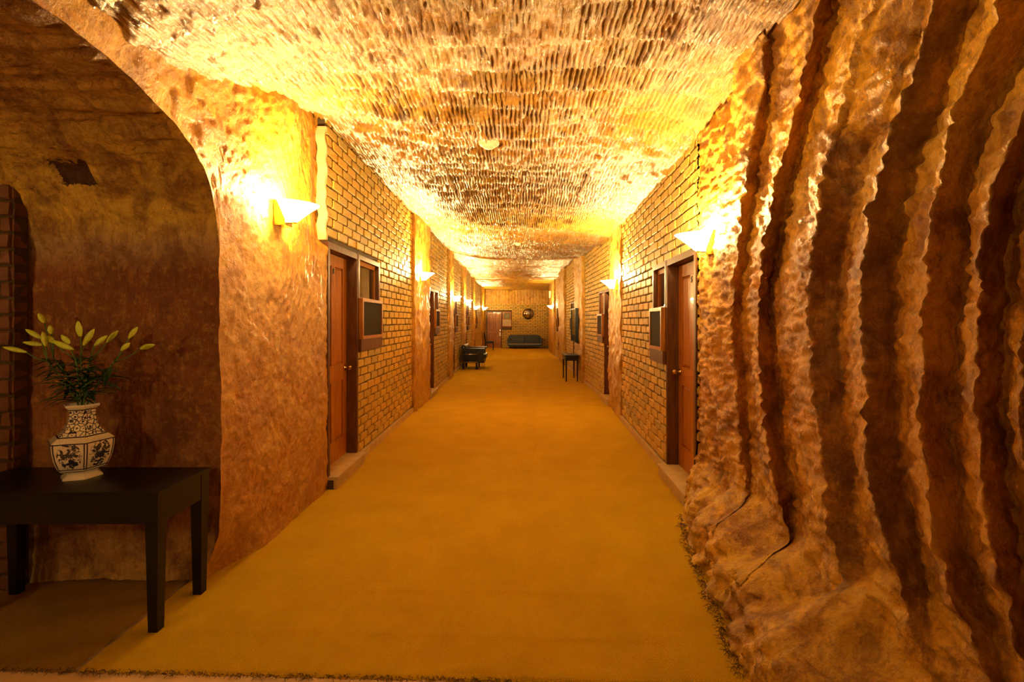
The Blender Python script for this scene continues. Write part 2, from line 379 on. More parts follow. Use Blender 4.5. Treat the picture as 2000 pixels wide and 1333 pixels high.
p1 = p0 + rv(p0)
tool = sm(XX / .05) * (.009 * np.abs(np.sin(PX * 24 * math.pi + .8 * noise3(p0, 2, 4))) + .010 * fbm(p0, 16, 3, 71))
inh = (np.abs(p0[..., 0] + 2.487) < .105) & (np.abs(p0[..., 2] - 2.36) < .060) & (p0[..., 1] > 2)
p1[..., 1] += tool + np.where(inh, .05, 0)
p1[..., 2] += np.where(p0[..., 1] < 2.6, .02 * fbm(p0 * np.array([.5, 4, 1]), 4, 3, 6) * sm(XX / .05), 0)
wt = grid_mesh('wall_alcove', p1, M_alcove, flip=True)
tag(wt, 'dark banded rock back wall and arched roof of the alcove', 'wall', kind='structure')
# shell closing the alcove and the space behind the viewpoint
bm = bmesh.new(); box(bm, -4.6, -4.45, -5.3, 3.2, -.02, 3.3); box(bm, -4.6, 3.2, -5.45, -5.3, -.02, 3.5); box(bm, -1.95, -1.72, -5.3, -.45, 0, 3.2)
bh_ = bobj('wall_back', bm, M_alcove); tag(bh_, 'rock walls behind the viewpoint closing the passage', 'wall', kind='structure')

# ---- right fluted wall
def dp(px, X): return (F * X / (px - CX), X)
PK_, GR_ = 1.50, 1.625
poly = [(4.6, 1.47), (3.8, 1.455), (3.62, 1.475), (3.585, 1.445), dp(1431, 1.49), dp(1449, 1.56), dp(1461, 1.56), dp(1484, 1.49), dp(1509, 1.60), dp(1516, 1.60), dp(1578, PK_), dp(1638, GR_), dp(1645, GR_), dp(1676, PK_),
        dp(1738, GR_), dp(1745, GR_), dp(1782, PK_), dp(1846, GR_), dp(1854, GR_), dp(1890, PK_), dp(1938, GR_), dp(1946, GR_), dp(1992, PK_), dp(2060, GR_), dp(2110, PK_), dp(2200, GR_), dp(2280, PK_), dp(2400, GR_), dp(2520, PK_), dp(2700, GR_),
        (.72, 1.52), (.66, 1.68), (.45, 1.52), (.4, 1.68), (.2, 1.52), (.15, 1.68), (-.1, 1.55), (-5.3, 1.6)]
poly = np.array(poly); L = np.r_[0, np.cumsum(np.hypot(*np.diff(poly, axis=0).T))]
k0 = L[np.searchsorted(-poly[:, 0], .1)]
s = np.r_[np.arange(0, k0, .0105), np.linspace(k0, L[-1], 40)]
U = np.interp(s, L, poly[:, 0]); XB = np.interp(s, L, poly[:, 1])
zv = np.linspace(-.02, 3.3, 300)
Ug, Zg = np.meshgrid(U, zv, indexing='ij'); Xg = np.repeat(XB[:, None], len(zv), 1)
g = np.clip((3.86 - Ug) / .7, 0, 1); g = sm(g) * .5 + g * .5
bow = .62 * np.abs((Zg - 1.45) / 1.4) ** 1.9
wob = .05 * fbm(np.stack([Ug * .7, Ug * 0, Zg], -1), 1.1, 3, 19) * sm((3.7 - Ug) / .5)
Yg = Ug - bow * g + wob
mean = 1.57
amp = 1.0 * np.interp(Zg, [0, .3, .6, 2.6, 3.1], [0, .12, 1, 1, .6])
far = sm((3.45 - Yg) / .5)
Xg = np.where(Ug > 3.62, Xg, 1.0 * (mean + (Xg - mean) * amp))
y3a, y3b = dp(1578, PK_)[0], dp(1645, GR_)[0]
k3 = sm((Zg - 2.32 - .05 * (Ug - 2.4)) / .10) * (Ug < y3a) * (Ug > y3b - .16)
Xg = Xg * (1 - k3) + (PK_ + .03) * k3
prof_x = np.interp(Zg, [0, .5, 1.0, 1.6, 2.4, 2.8, 3.1, 3.3], [-.18, -.06, -.02, 0, -.03, -.08, -.14, -.20])
Xg = Xg + prof_x * far
# rubble foot
xb = np.interp(Yg, [-1, 0, 1.5, 2.15, 2.9, 3.4, 4.1], [.98, .98, .99, 1.0, 1.125, 1.21, 1.42])
p00 = np.stack([Xg, Yg, Zg], -1)
led = .30 + .10 * np.interp(Yg, [2.2, 3, 4.1], [-.6, 0, .6]) + .07 * fbm(p00 * np.array([0, 1, 0]), 4, 3, 15)
fz = 1 - sm((Zg - led * .55) / (led * .95)); fz2 = 1 - .28 * np.clip(Zg / led, 0, 1)
Xg = Xg - np.clip(Xg - xb, 0, 2) * fz * fz2
p0 = np.stack([Xg, Yg, Zg], -1)
dsp = rv(p0 * np.array([1, 1, .7]), .016, 5.0)
near_end = sm((3.84 - Yg) / .12)[..., None]
p1 = p0 + dsp * np.clip(near_end, .15, 1)
strat = np.abs(noise3(p0 * np.array([.5, .8, 5.0]), 3.2, 44)) ** .6
p1[..., 0] += .016 * fbm(p0 * np.array([1, 1, 2.2]), 15, 4, 33) + fz * (.030 * fbm(p0 * np.array([1, 1.6, 1.2]), 7, 4, 37) + .022 * fbm(p0 * np.array([1, 2.2, .6]), 13, 4, 39) - .02 * np.abs(noise3(p0 * np.array([.4, .6, 4]), 5, 45))) - .022 * (strat - .4) * sm((3.5 - Yg) / .3)
p1[..., 1] += .016 * fbm(p0 * np.array([1, 1, 1.3]), 5, 5, 38) * near_end[..., 0]
p1[..., 2] = np.maximum(p1[..., 2], -.03)
# everything beyond the brick corner is tucked behind the masonry
p1[..., 1] = np.minimum(p1[..., 1], 3.875)
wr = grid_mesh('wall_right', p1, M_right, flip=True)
slope = np.gradient(XB, U + np.linspace(0, 1e-7, len(U)))   # raw machine-cut rock tone plus painted shade on the camera-facing flute sides
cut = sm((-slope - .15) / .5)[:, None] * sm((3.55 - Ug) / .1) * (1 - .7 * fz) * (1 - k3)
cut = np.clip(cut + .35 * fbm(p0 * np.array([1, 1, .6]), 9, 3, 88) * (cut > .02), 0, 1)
at = wr.data.attributes.new('raw_cut_shade', 'FLOAT', 'POINT'); at.data.foreach_set('value', cut.reshape(-1).astype(np.float32))
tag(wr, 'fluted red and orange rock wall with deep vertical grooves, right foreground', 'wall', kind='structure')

# ---- generic wall frames.  local x runs left to right seen from the corridor, local y goes into the wall
def face(side, y0, y1, x0, x1=None):
    """returns (origin, rotation, length, to_local(y))"""
    x1 = x0 if x1 is None else x1
    if side == 'L': a, b = Vector((x0, y0, 0)), Vector((x1, y1, 0))
    else: a, b = Vector((x1, y1, 0)), Vector((x0, y0, 0))
    dv = b - a; rz = math.atan2(dv.y, dv.x); Ln = dv.length
    f = (lambda y: (y - y0) / (y1 - y0) * Ln) if side == 'L' else (lambda y: (y1 - y) / (y1 - y0) * Ln)
    return a, rz, Ln, f
# brick prototypes
PITCH = .275; COURSE = .092; BL = .262; BHt = .0795
brick_protos = {}
def brick_proto(kind, v):
    if (kind, v) in brick_protos: return brick_protos[(kind, v)]
    l = {'full': BL, 'half': BL / 2 - .005}[kind]; rnd = random.Random(v * 7 + (kind == 'half'))
    bm = bmesh.new(); box(bm, -l/2, l/2, 0, .09, 0, BHt)
    ve = [e for e in bm.edges if abs((e.verts[0].co - e.verts[1].co).z) > .01 and e.verts[0].co.y < .01]
    bmesh.ops.bevel(bm, geom=ve, offset=.017, segments=2, affect='EDGES')
    fe = [e for e in bm.edges if abs(e.verts[0].co.z - e.verts[1].co.z) < 1e-4 and min(e.verts[0].co.y, e.verts[1].co.y) < .02]
    bmesh.ops.bevel(bm, geom=fe, offset=.008, segments=1, affect='EDGES')
    for vv in bm.verts:
        vv.co += Vector((rnd.uniform(-.004, .004), rnd.uniform(-.004, .004), rnd.uniform(-.003, .003)))
    me = bpy.data.meshes.new('brick'); bm.to_mesh(me); bm.free(); me.materials.append(M_brick)
    brick_protos[(kind, v)] = me; return me
def proto_arrays(me):
    co = np.empty(len(me.vertices) * 3, np.float32); me.vertices.foreach_get('co', co)
    return co.reshape(-1, 3), [tuple(p.vertices) for p in me.polygons]
def brick_wall(name, side, y0, y1, x0, x1, openings, label, ztop, indiv=False, z0=.10, bmat=None, origin=None, thick=.13):
    """openings: (y_a, y_b, zlo, zhi) in depth, or local x when side == 'B'"""
    if side == 'B': a, rz, Ln, f = origin, 0, x1 - x0, (lambda x: x - x0)
    else: a, rz, Ln, f = face(side, y0, y1, x0, x1)
    ops = []
    for (p, q, zl, zh) in openings: s0, s1 = sorted((f(p), f(q))); ops.append((s0, s1, zl, zh))
    # mortar slab with openings
    xsn = sorted({0, Ln, *[min(max(o[i], 0), Ln) for o in ops for i in (0, 1)]}); zsn = sorted({0, ztop, *[min(o[i], ztop) for o in ops for i in (2, 3)]})
    bm = bmesh.new()
    for xa, xb_ in zip(xsn, xsn[1:]):
        for za, zb in zip(zsn, zsn[1:]):
            if xb_ - xa < 1e-4 or zb - za < 1e-4: continue
            cx, cz = (xa + xb_) / 2, (za + zb) / 2
            if any(o[0] < cx < o[1] and o[2] < cz < o[3] for o in ops): continue
            box(bm, xa, xb_, .02, thick, za, zb)
    wall = bobj(name, bm, M_mortar); wall.location = a; wall.rotation_euler = (0, 0, rz)
    tag(wall, label, 'brick wall', kind='structure')
    rnd = random.Random(len(name) + int(y0 * 10)); lst = []
    nc = int((ztop - z0) / COURSE) + 1
    for c in range(nc):
        z = z0 + c * COURSE
        if z + BHt * .5 > ztop: break
        x = -(PITCH / 2) * (c % 2)
        while x < Ln:
            xa, xb_ = x + .0065, x + PITCH - .0065; x += PITCH
            segs = [(max(xa, 0), min(xb_, Ln))]
            for (o0, o1, zl, zh) in ops:
                if z + BHt - .02 > zl and z + .02 < zh:
                    ns = []
                    for (p, q) in segs:
                        if q <= o0 or p >= o1: ns.append((p, q)); continue
                        if p < o0: ns.append((p, o0))
                        if q > o1: ns.append((o1, q))
                    segs = ns
            for (p, q) in segs:
                if q - p > .03: lst.append((p, q, z))
    M = Matrix.Translation(a) @ Matrix.Rotation(rz, 4, 'Z')
    if indiv:
        lst.sort(key=lambda b: (M @ Vector((b[0], 0, b[2]))).y)
        single, rest = lst[:298], lst[298:]
    else: single, rest = [], lst
    for (p, q, z) in single:
        l = q - p; kind = 'full' if l > BL * .7 else 'half'; me = brick_proto(kind, rnd.randrange(5))
        o = link('brick', me, wall)
        if bmat: o.material_slots[0].link = 'OBJECT'; o.material_slots[0].material = bmat
        bl = BL if kind == 'full' else BL / 2 - .005
        o.location = ((p + q) / 2, rnd.uniform(-.003, .004), z); o.scale = (l / bl, 1, 1); o.rotation_euler = (0, rnd.uniform(-.008, .008), rnd.uniform(-.01, .01))
    if rest:
        vs, fs, base = [], [], 0
        for (p, q, z) in rest:
            l = q - p; kind = 'full' if l > BL * .7 else 'half'; co, pf = proto_arrays(brick_proto(kind, rnd.randrange(5)))
            bl = BL if kind == 'full' else BL / 2 - .005
            k = co.copy(); k[:, 0] = k[:, 0] * l / bl + (p + q) / 2; k[:, 1] += rnd.uniform(-.003, .004); k[:, 2] += z
            vs.append(k); fs += [tuple(i + base for i in fc_) for fc_ in pf]; base += len(co)
        me = bpy.data.meshes.new('brickwork'); me.from_pydata(np.concatenate(vs).tolist(), [], fs); me.materials.append(M_brick)
        o = link('brickwork', me, wall); o['kind'] = 'stuff'
    return wall

# door: local elevation coordinates, root at left bottom of the frame
def text_mesh(s, size, name, m, parent, loc, ext=.002):
    cu = bpy.data.curves.new('t', 'FONT'); cu.body = s; cu.size = size; cu.extrude = ext; cu.offset = .0025; cu.align_x = 'CENTER'; cu.align_y = 'CENTER'
    o = bpy.data.objects.new('t', cu); C.objects.link(o)
    me = bpy.data.meshes.new_from_object(o.evaluated_get(bpy.context.evaluated_depsgraph_get())); bpy.data.objects.remove(o); bpy.data.curves.remove(cu)
    me.name = name; me.materials.clear(); me.materials.append(m)
    q = link(name, me, parent); q.location = loc; q.rotation_euler = (R(90), 0, 0); return q
door_n = [0]; win_n = [0]
def door(a, rz, s0, s1, z0, z1, knob_right, label, number=None, reveal=.10, tagged=False, leafmat=None, lever=False):
    door_n[0] += 1
    W = s1 - s0; H = z1 - z0
    root = empty('door_%d' % door_n[0], a + Matrix.Rotation(rz, 3, 'Z') @ Vector((s0, 0, z0)), rz)
    tag(root, label, 'door', kind='structure')
    bm = bmesh.new(); j = .045
    box(bm, 0, j, -.012, reveal + .06, 0, H); box(bm, W - j, W, -.012, reveal + .06, 0, H); box(bm, j, W - j, -.012, reveal + .06, H - .06, H)
    bobj('door_frame', bm, M_frame, root, bevel=.003)
    lm = leafmat or M_woodhi
    bm = bmesh.new(); y0, y1 = reveal, reveal + .042; a0, a1 = j + .003, W - j - .003; h1 = H - .065; sw = .105; mid = (a0 + a1) / 2; lr0, lr1 = .80, .97
    box(bm, a0, a0 + sw, y0, y1, .005, h1); box(bm, a1 - sw, a1, y0, y1, .005, h1); box(bm, mid - .05, mid + .05, y0, y1, .212, lr0 - .002); box(bm, mid - .05, mid + .05, y0, y1, lr1 + .002, h1 - .117)
    for (za, zb) in ((.005, .21), (lr0, lr1), (h1 - .115, h1)):
        if za == lr0:
            box(bm, a0 + sw, a1 - sw, y0, y1, za, zb)
        else: box(bm, a0 + sw, a1 - sw, y0, y1, za, zb)
    leaf = bobj('door_leaf', bm, lm, root, bevel=.004)
    for (xa, xb_) in ((a0 + sw, mid - .05), (mid + .05, a1 - sw)):
        for (za, zb) in ((.21, lr0), (lr1, h1 - .115)):
            bm = bmesh.new(); box(bm, xa, xb_, y0 + .020, y1 - .006, za, zb)
            ins = .028
            v = [bm.verts.new(p) for p in ((xa+.006, y0+.02, za+.006), (xb_-.006, y0+.02, za+.006), (xb_-.006, y0+.02, zb-.006), (xa+.006, y0+.02, zb-.006),
                                            (xa+ins, y0+.007, za+ins), (xb_-ins, y0+.007, za+ins), (xb_-ins, y0+.007, zb-ins), (xa+ins, y0+.007, zb-ins))]
            for fcs in ((0,1,5,4), (1,2,6,5), (2,3,7,6), (3,0,4,7), (4,5,6,7)): bm.faces.new([v[i] for i in fcs])
            bobj('panel', bm, lm, leaf)
    kx = a1 - .055 if knob_right else a0 + .055
    bm = bmesh.new()
    lathe(bm, [(0, 0), (.030, 0), (.030, .006), (.011, .010), (.011, .035), (.024, .042), (.030, .055), (.026, .068), (.0, .074)], 16)
    k = bobj('knob', bm, M_brass, leaf, sm=True); k.location = (kx, y0, .92); k.rotation_euler = (R(90), 0, 0)
    if number: text_mesh(number, .075, 'number', M_ink, leaf, (mid, y0 - .003, h1 - .165))
    if lever:
        bx('lever_plate', (kx - .02, kx + .02, y0 - .01, y0, .84, 1.04), M_chrome, leaf); bx('hanging_tag', (kx - .05, kx + .04, y0 - .018, y0 - .012, .66, .86), M_white, leaf)['label'] = 'white tag hanging from the handle'
    return root
def window(a, rz, s0, s1, z0, z1, label, screen_side=0, pale=False):
    win_n[0] += 1; W = s1 - s0; H = z1 - z0
    root = empty('window_%d' % win_n[0], a + Matrix.Rotation(rz, 3, 'Z') @ Vector((s0, 0, z0)), rz); tag(root, label, 'window', kind='structure')
    j = .05 if W > .45 else .04; zm_ = H * .52
    bm = bmesh.new(); box(bm, 0, j, -.014, .12, 0, H); box(bm, W - j, W, -.014, .12, 0, H); box(bm, j, W - j, -.014, .12, H - j, H); box(bm, j, W - j, -.014, .12, 0, j)
    bobj('window_frame', bm, M_frame, root, bevel=.003)
    bm = bmesh.new(); q = j + .05; y0, y1 = .03, .065
    box(bm, j, q, y0, y1, zm_, H - j); box(bm, W - q, W - j, y0, y1, zm_, H - j); box(bm, q, W - q, y0, y1, zm_, zm_ + .045); box(bm, q, W - q, y0, y1, H - j - .05, H - j)
    bobj('upper_sash', bm, M_woodhi, root, bevel=.003)
    bx('pane', (q, W - q, .045, .051, zm_ + .045, H - j - .05), M_glass, root, bevel=0)
    # lower screen in a box frame standing proud of the wall
    bm = bmesh.new(); e0, e1 = .02, W - .02; t = .035; ya, yb = -.055, .04; zb0, zb1 = .13, zm_ + .03
    box(bm, e0, e0 + t, ya, yb, zb0, zb1); box(bm, e1 - t, e1, ya, yb, zb0, zb1); box(bm, e0 + t, e1 - t, ya, yb, zb1 - t, zb1); box(bm, e0 + t, e1 - t, ya, yb, zb0, zb0 + t)
    sf = bobj('screen_frame', bm, M_woodhi, root, bevel=.003)
    bx('insect_screen', (e0 + t, e1 - t, ya + .012, ya + .018, zb0 + t, zb1 - t), M_curtain if pale else M_screen, sf, bevel=0)
    bx('sill', (0, W, -.045, .05, .0, zb0 - .002), M_frame, root)
    # curtain and dark room behind
    n = 26; xs_ = np.linspace(j, W - j, n * 3); zs_ = np.array([.12, H - .06])
    XX_, ZZ_ = np.meshgrid(xs_, zs_, indexing='ij'); YY_ = .10 + .010 * np.sin(XX_ * 90)
    grid_mesh('curtain', np.stack([XX_, YY_, ZZ_], -1), M_curtain if pale else M_screen, root)
    return root
def rock_pier(side, y0, y1, x, label, ztop, name=None, x1=None, arch_top=0, seed=0, m=None):
    """rough rock pillar between brick bays, with a return into the wall at each end"""
    sgn = 1 if side == 'L' else -1
    bulge = np.linspace(y0, y1, max(int((y1 - y0) / .035), 12)); dep = .16
    py = np.r_[np.full(5, y0), bulge, np.full(5, y1)]
    xx = np.interp(bulge, [y0, y1], [x, x if x1 is None else x1])
    px = np.r_[xx[0] - sgn * np.linspace(dep, .02, 5), xx, xx[-1] - sgn * np.linspace(.02, dep, 5)]
    zz_ = np.linspace(0, ztop, int(ztop / .035))
    Yg_, Zg_ = np.meshgrid(py, zz_, indexing='ij'); Xg_ = np.repeat(px[:, None], len(zz_), 1)
    if arch_top: Xg_ = Xg_ + sgn * arch_top * sm((Zg_ - ztop + .7) / .7) ** 2
    p0 = np.stack([Xg_, Yg_, Zg_], -1)
    p1 = p0 + vnoise(p0 * np.array([1, 1, .7]), 5, .022, 4, 40 + seed); p1[..., 0] += .012 * fbm(p0, 18, 3, seed)
    p1[:, 0, 2] = 0
    o = grid_mesh(name or ('wall_left' if side == 'L' else 'wall_right'), p1, m or M_far, flip=(side == 'R')); tag(o, label, 'rock pillar', kind='structure'); return o

SET = []
def bay(side, y0, y1, x0, x1, dy0, dy1, wy1, dz, wz0, label, ztop, lbl_d, lbl_w, number=None, indiv=False, step=True, reveal=.10):
    """brick bay: near edge y0; door from dy0 to dy1, window dy1 to wy1; heads at dz"""
    sz = .115
    ops = [(dy0 - .001, dy1, 0, dz), (dy1 - .001, wy1, wz0, dz)]
    brick_wall('wall_left' if side == 'L' else 'wall_right', side, y0, y1, x0, x1, ops, label, ztop, indiv)
    a, rz, Ln, f = face(side, y0, y1, x0, x1)
    s0, s1 = sorted((f(dy0), f(dy1))); door(a, rz, s0, s1, sz, dz, side == 'L', lbl_d, number, reveal)
    s2, s3 = sorted((f(dy1), f(wy1))); window(a, rz, s2 + (.0 if side == 'L' else 0), s3, wz0, dz, lbl_w)
    # threshold slab + face tiles
    if step:
        r = empty('door_step', a + Matrix.Rotation(rz, 3, 'Z') @ Vector((s0, 0, 0)), rz)
        W = s1 - s0
        bx('tread', (-.0, W + .0, -.10, reveal + .05, sz - .03, sz), M_step, r, .004)
        for i in range(2): bx('riser_tile', (W * i / 2 + .002, W * (i + 1) / 2 - .002, -.085, -.06, .0, sz - .032), M_step, r, .003)
        bx('riser_core', (.01, W - .01, -.06, reveal + .04, 0, sz - .031), M_mortar, r, 0)
        SET.append(r)
    # concrete plinth under the bricks
    lo, hi = (s1, Ln) if side == 'L' else (0, s0)
    bm = bmesh.new(); n = 14
    box(bm, lo, hi, -.025, .05, 0, .085)
    pl = bobj('baseboard_left' if side == 'L' else 'baseboard_right', bm, M_step, bevel=.012); pl.location = a; pl.rotation_euler = (0, 0, rz)
    tag(pl, 'low rough kerb under ' + label, 'kerb', kind='structure')
    return a, rz, Ln, f

# ---- left side bays
bay('L', 4.37, 8.04, -1.72, -1.75, 4.37, 5.22, 6.06, 2.25, 1.20, 'ochre brick wall round door 8, nearest on the left', 3.42, 'mahogany four panel door with black number 8', 'timber sash window beside door 8', '8', True)
tag(SET[-1], 'sandstone step below door 8, nearest on the left', 'step')
rock_pier('L', 8.04, 9.46, -1.70, 'orange rock pillar after the first left brick wall', 3.5, arch_top=0, seed=1)
bay('L', 9.44, 12.5, -1.76, -1.79, 9.44, 10.22, 10.82, 2.2, 1.25, 'second brick wall on the left', 3.46, 'narrow-looking mahogany door in the second left brick wall', 'timber window in the second left brick wall')
tag(SET[-1], 'sandstone step below the second left door', 'step')
rock_pier('L', 12.5, 13.32, -1.74, 'rock pillar before the black armchair, left side', 3.6, seed=2)
bay('L', 13.3, 15.9, -1.83, -1.83, 13.3, 14.1, 14.6, 2.15, 1.2, 'brick wall behind the black armchair', 3.6, 'dark door beside the black armchair', 'window above the black armchair', step=False)
rock_pier('L', 15.9, 16.72, -1.76, 'rock pillar just beyond the black armchair', 3.6, seed=3)
bay('L', 16.7, 19.5, -1.83, -1.83, 16.7, 17.5, 18.1, 2.15, 1.2, 'fourth brick wall on the left', 3.6, 'dark door in the fourth left brick wall', 'window in the fourth left brick wall', step=False)
rock_pier('L', 19.5, 20.3, -1.77, 'slim rock pillar in front of the fifth left brick wall', 3.6, seed=4)
bay('L', 20.3, 24.3, -1.83, -1.83, 20.3, 21.1, 21.7, 2.15, 1.2, 'fifth brick wall on the left, nearest the end', 3.6, 'last dark door on the left side', 'last window on the left side', step=False)
rock_pier('L', 24.3, 28.0, -1.78, 'rock wall at the far left corner of the corridor', 3.6, seed=5)
# ---- right side bays
bay('R', 3.86, 7.4, 1.45, 1.60, 3.90, 4.80, 5.36, 2.13, 1.10, 'ochre brick wall round door 5, nearest on the right', 3.16, 'mahogany four panel door with black number 5', 'timber window with pale framed screen beside door 5', '5', True)
tag(SET[-1], 'sandstone step below door 5, nearest on the right', 'step')
rock_pier('R', 7.38, 8.64, 1.58, 'bright rock pillar after the first right brick wall', 3.3, x1=1.64, seed=11)
bay('R', 8.64, 11.9, 1.70, 1.66, 8.64, 9.34, 9.9, 2.13, 1.1, 'second brick wall on the right', 3.35, 'mahogany door in the second right brick wall', 'timber window in the second right brick wall')
tag(SET[-1], 'sandstone step below the second right door', 'step')
rock_pier('R', 11.9, 13.6, 1.60, 'carved rock pillar behind the small black console table', 3.6, seed=12, arch_top=.05)
bay('R', 13.6, 16.6, 1.68, 1.68, 13.6, 14.4, 15.0, 2.1, 1.1, 'third brick wall on the right', 3.6, 'dark door beyond the small console table', 'window beyond the small console table', step=False)
rock_pier('R', 16.6, 18.6, 1.60, 'rock pillar between third and fourth right brick walls', 3.6, seed=13)
bay('R', 18.6, 21.0, 1.66, 1.66, 18.6, 19.5, 20.0, 2.1, 1.1, 'fourth brick wall on the right', 3.6, 'dark door in the fourth right brick wall', 'window in the fourth right brick wall', step=False)
rock_pier('R', 21.0, 24.4, 1.60, 'rock pillar carrying the last right lamp', 3.6, seed=14)
a, rz, Ln, f = face('R', 24.4, 28.0, 1.80, 1.84)
bm = bmesh.new(); box(bm, 0, f(25.5), .0, .2, 0, 3.6); box(bm, f(24.6), Ln, 0, .2, 0, 3.6); box(bm, f(25.5), f(24.6), 0.0, .2, 2.12, 3.6)
o = bobj('wall_right', bm, M_far); o.location = a; o.rotation_euler = (0, 0, rz); tag(o, 'rock wall around the reddish door in the far right corner', 'wall', kind='structure')
door(a, rz, f(25.5), f(24.6), .0, 2.12, True, 'reddish wooden door on the right in the far corner', reveal=.03)

# ---- end wall
YE = 27.3
brick_wall('wall_end', 'B', YE, YE, -2.0, 1.85, [(-1.74, -.86, 0, 2.08), (-.86, -.30, 1.08, 2.08)], 'brick wall closing the far end of the corridor', 2.46, origin=Vector((-2.0, YE, 0)), z0=.02)
xs = np.linspace(-2.4, 2.2, 160); zz = np.linspace(2.42, 3.6, 40); Xg_, Zg_ = np.meshgrid(xs, zz, indexing='ij')
p0 = np.stack([Xg_, Xg_ * 0 + YE + .03, Zg_], -1); p1 = p0.copy(); p1[..., 1] += -.06 * fbm(p0, 1.6, 4, 5) + .02 * np.abs(np.sin(Xg_ * 18))
o = grid_mesh('wall_end', p1, M_far); tag(o, 'orange ridged rock above the end brick wall', 'wall', kind='structure')
ea = Vector((-2.0, YE, 0))
door(ea, 0, .26, 1.14, .0, 2.08, True, 'wooden panelled door in the end wall left of the sofa', lever=True)
window(ea, 0, 1.14, 1.70, 1.08, 2.08, 'small bright window beside the end wall door', pale=True)
# pale end face of first left brick wall above door 8
u = np.linspace(2.27, 3.27, 60); v = np.linspace(0, 1, 6)
Zg_, T = np.meshgrid(u, v, indexing='ij')
edge = .018 * fbm(np.stack([Zg_ * 0, Zg_ * 0, Zg_], -1), 5, 3, 5)
p1 = np.stack([-1.712 - .062 * T + np.where(T > .9, edge - .01, 0), 4.352 + 0 * T, Zg_], -1)
bm = bmesh.new(); box(bm, -1.80, -1.717, 4.335, 4.375, 2.26, 3.28)
bmesh.ops.subdivide_edges(bm, edges=[e for e in bm.edges if abs((e.verts[0].co - e.verts[1].co).z) > .5], cuts=40)
for vv in bm.verts: vv.co.x += .007 * math.sin(vv.co.z * 31) + .006 * math.sin(vv.co.z * 13 + 1); vv.co.y += .005 * math.sin(vv.co.z * 23)
o = bobj('trim_2', bm, M_paleplaster, bevel=.004); tag(o, 'pale rendered end of the left brick wall above door 8', 'trim', kind='structure')
# alcove brick pier at the far left
brick_wall('wall_alcove', 'B', 2.70, 2.70, -4.3, -2.85, [], 'dark brick pier at the left edge of the alcove', 2.6, origin=Vector((-4.3 + .0, 2.72, 0)), z0=.01, thick=.1, indiv=True, bmat=simple('dark_red_brick', (.16,.06,.018), (.10,.035,.012), 12, .7, bs=.4))

# ---- floor and carpets
bm = bmesh.new(); box(bm, -4.6, 2.6, -5.4, 28.2, -.12, -.012)
fl = bobj('floor', bm, M_bare); tag(fl, 'pale bare floor at the bottom edge, below the carpet', 'floor', kind='structure')
def carpet(name, x0, x1, yedge, yb, m, label, fine=5.0, seed=0, thickness=True):
    ys_ = np.r_[np.arange(0, fine - 2, .012), np.linspace(fine - 2, 28.0 - 2 if yb > 10 else yb - 2, 90)]
    if yb < 10: ys_ = np.arange(0, yb - 2, .012)
    xs_ = np.arange(x0, x1 + .001, .02)
    Yg_, Xg_ = np.meshgrid(ys_, xs_, indexing='ij')
    e = yedge(Xg_) + .006 * noise3(np.stack([Xg_, Xg_ * 0, Xg_ * 0], -1), 40, 5)
    fr_ = Yg_ / ys_[-1]; Yw = e * (1 - fr_) + (2 + ys_[-1]) * fr_ + 0 * Xg_
    pp_ = np.stack([Xg_, Yw, Xg_ * 0], -1)
    Z_ = .0 + .0025 * fbm(pp_, 2.5, 2, seed)
    for (yw, xa, xb_, h, wd, sl) in ((2.72, -1.25, .75, .009, .022, -.03), (2.33, -1.7, .9, .007, .02, -.04), (2.13, -.5, .05, .010, .02, .06), (2.2, .4, .9, .005, .02, 0)):
        cyw = yw + sl * Xg_ + .02 * noise3(pp_, 3, 7)
        Z_ += h * np.exp(-((Yw - cyw) / wd) ** 2) * sm((Xg_ - xa) / .3) * sm((xb_ - Xg_) / .3)
    Z_[0, :] = -.011
    o = grid_mesh(name, np.stack([Xg_, Yw, Z_], -1), m); tag(o, label, 'carpet'); return o
edge_y = lambda x: 2.075 - .03 * (x + .6)
carpet('carpet', -1.92, 1.78, edge_y, 28, M_carpet, 'golden woven carpet running the length of the corridor')
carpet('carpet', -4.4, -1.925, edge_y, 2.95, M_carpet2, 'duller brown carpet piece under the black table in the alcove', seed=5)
# frayed edge of the corridor carpet along the right wall foot
bm = bmesh.new(); rnd = random.Random(3)
for i in range(420):
    y = 2.05 + 1.75 * rnd.random(); xbv = float(np.interp(y, [2.15, 2.9, 3.4, 4.1], [1.0, 1.125, 1.21, 1.42])) - rnd.uniform(.0, .05)
    p = Vector((xbv, y, .004)); d1 = Vector((rnd.uniform(-1, .3), rnd.uniform(-1, 1), 0)) * .02
    tube(bm, [p, p + d1 + Vector((0, 0, .012)), p + d1 * 2 + Vector((0, 0, .004))], .0016, 3, cap=False)
fr_o = bobj('carpet_fringe', bm, simple('frayed_fibre', (.10,.06,.015), (.2,.12,.03), 20, .9, bs=0)); tag(fr_o, 'frayed carpet fibres along the foot of the fluted wall', 'fringe', kind='stuff')
bm = bmesh.new()
for i in range(520):
    x = rnd.uniform(-2.6, -.0); y = float(edge_y(x)) + rnd.uniform(-.012, .012); p = Vector((x, y, -.008))
    d1 = Vector((rnd.uniform(-1, 1), rnd.uniform(-1.2, .2), 0)) * .012
    tube(bm, [p, p + d1 + Vector((0, 0, .012)), p + d1 * 2 + Vector((0, 0, .006))], .0014, 3, cap=False)
fr_o = bobj('carpet_fringe', bm, bpy.data.materials['frayed_fibre']); tag(fr_o, 'frayed front edge of the carpet at the bottom left', 'fringe', kind='stuff')

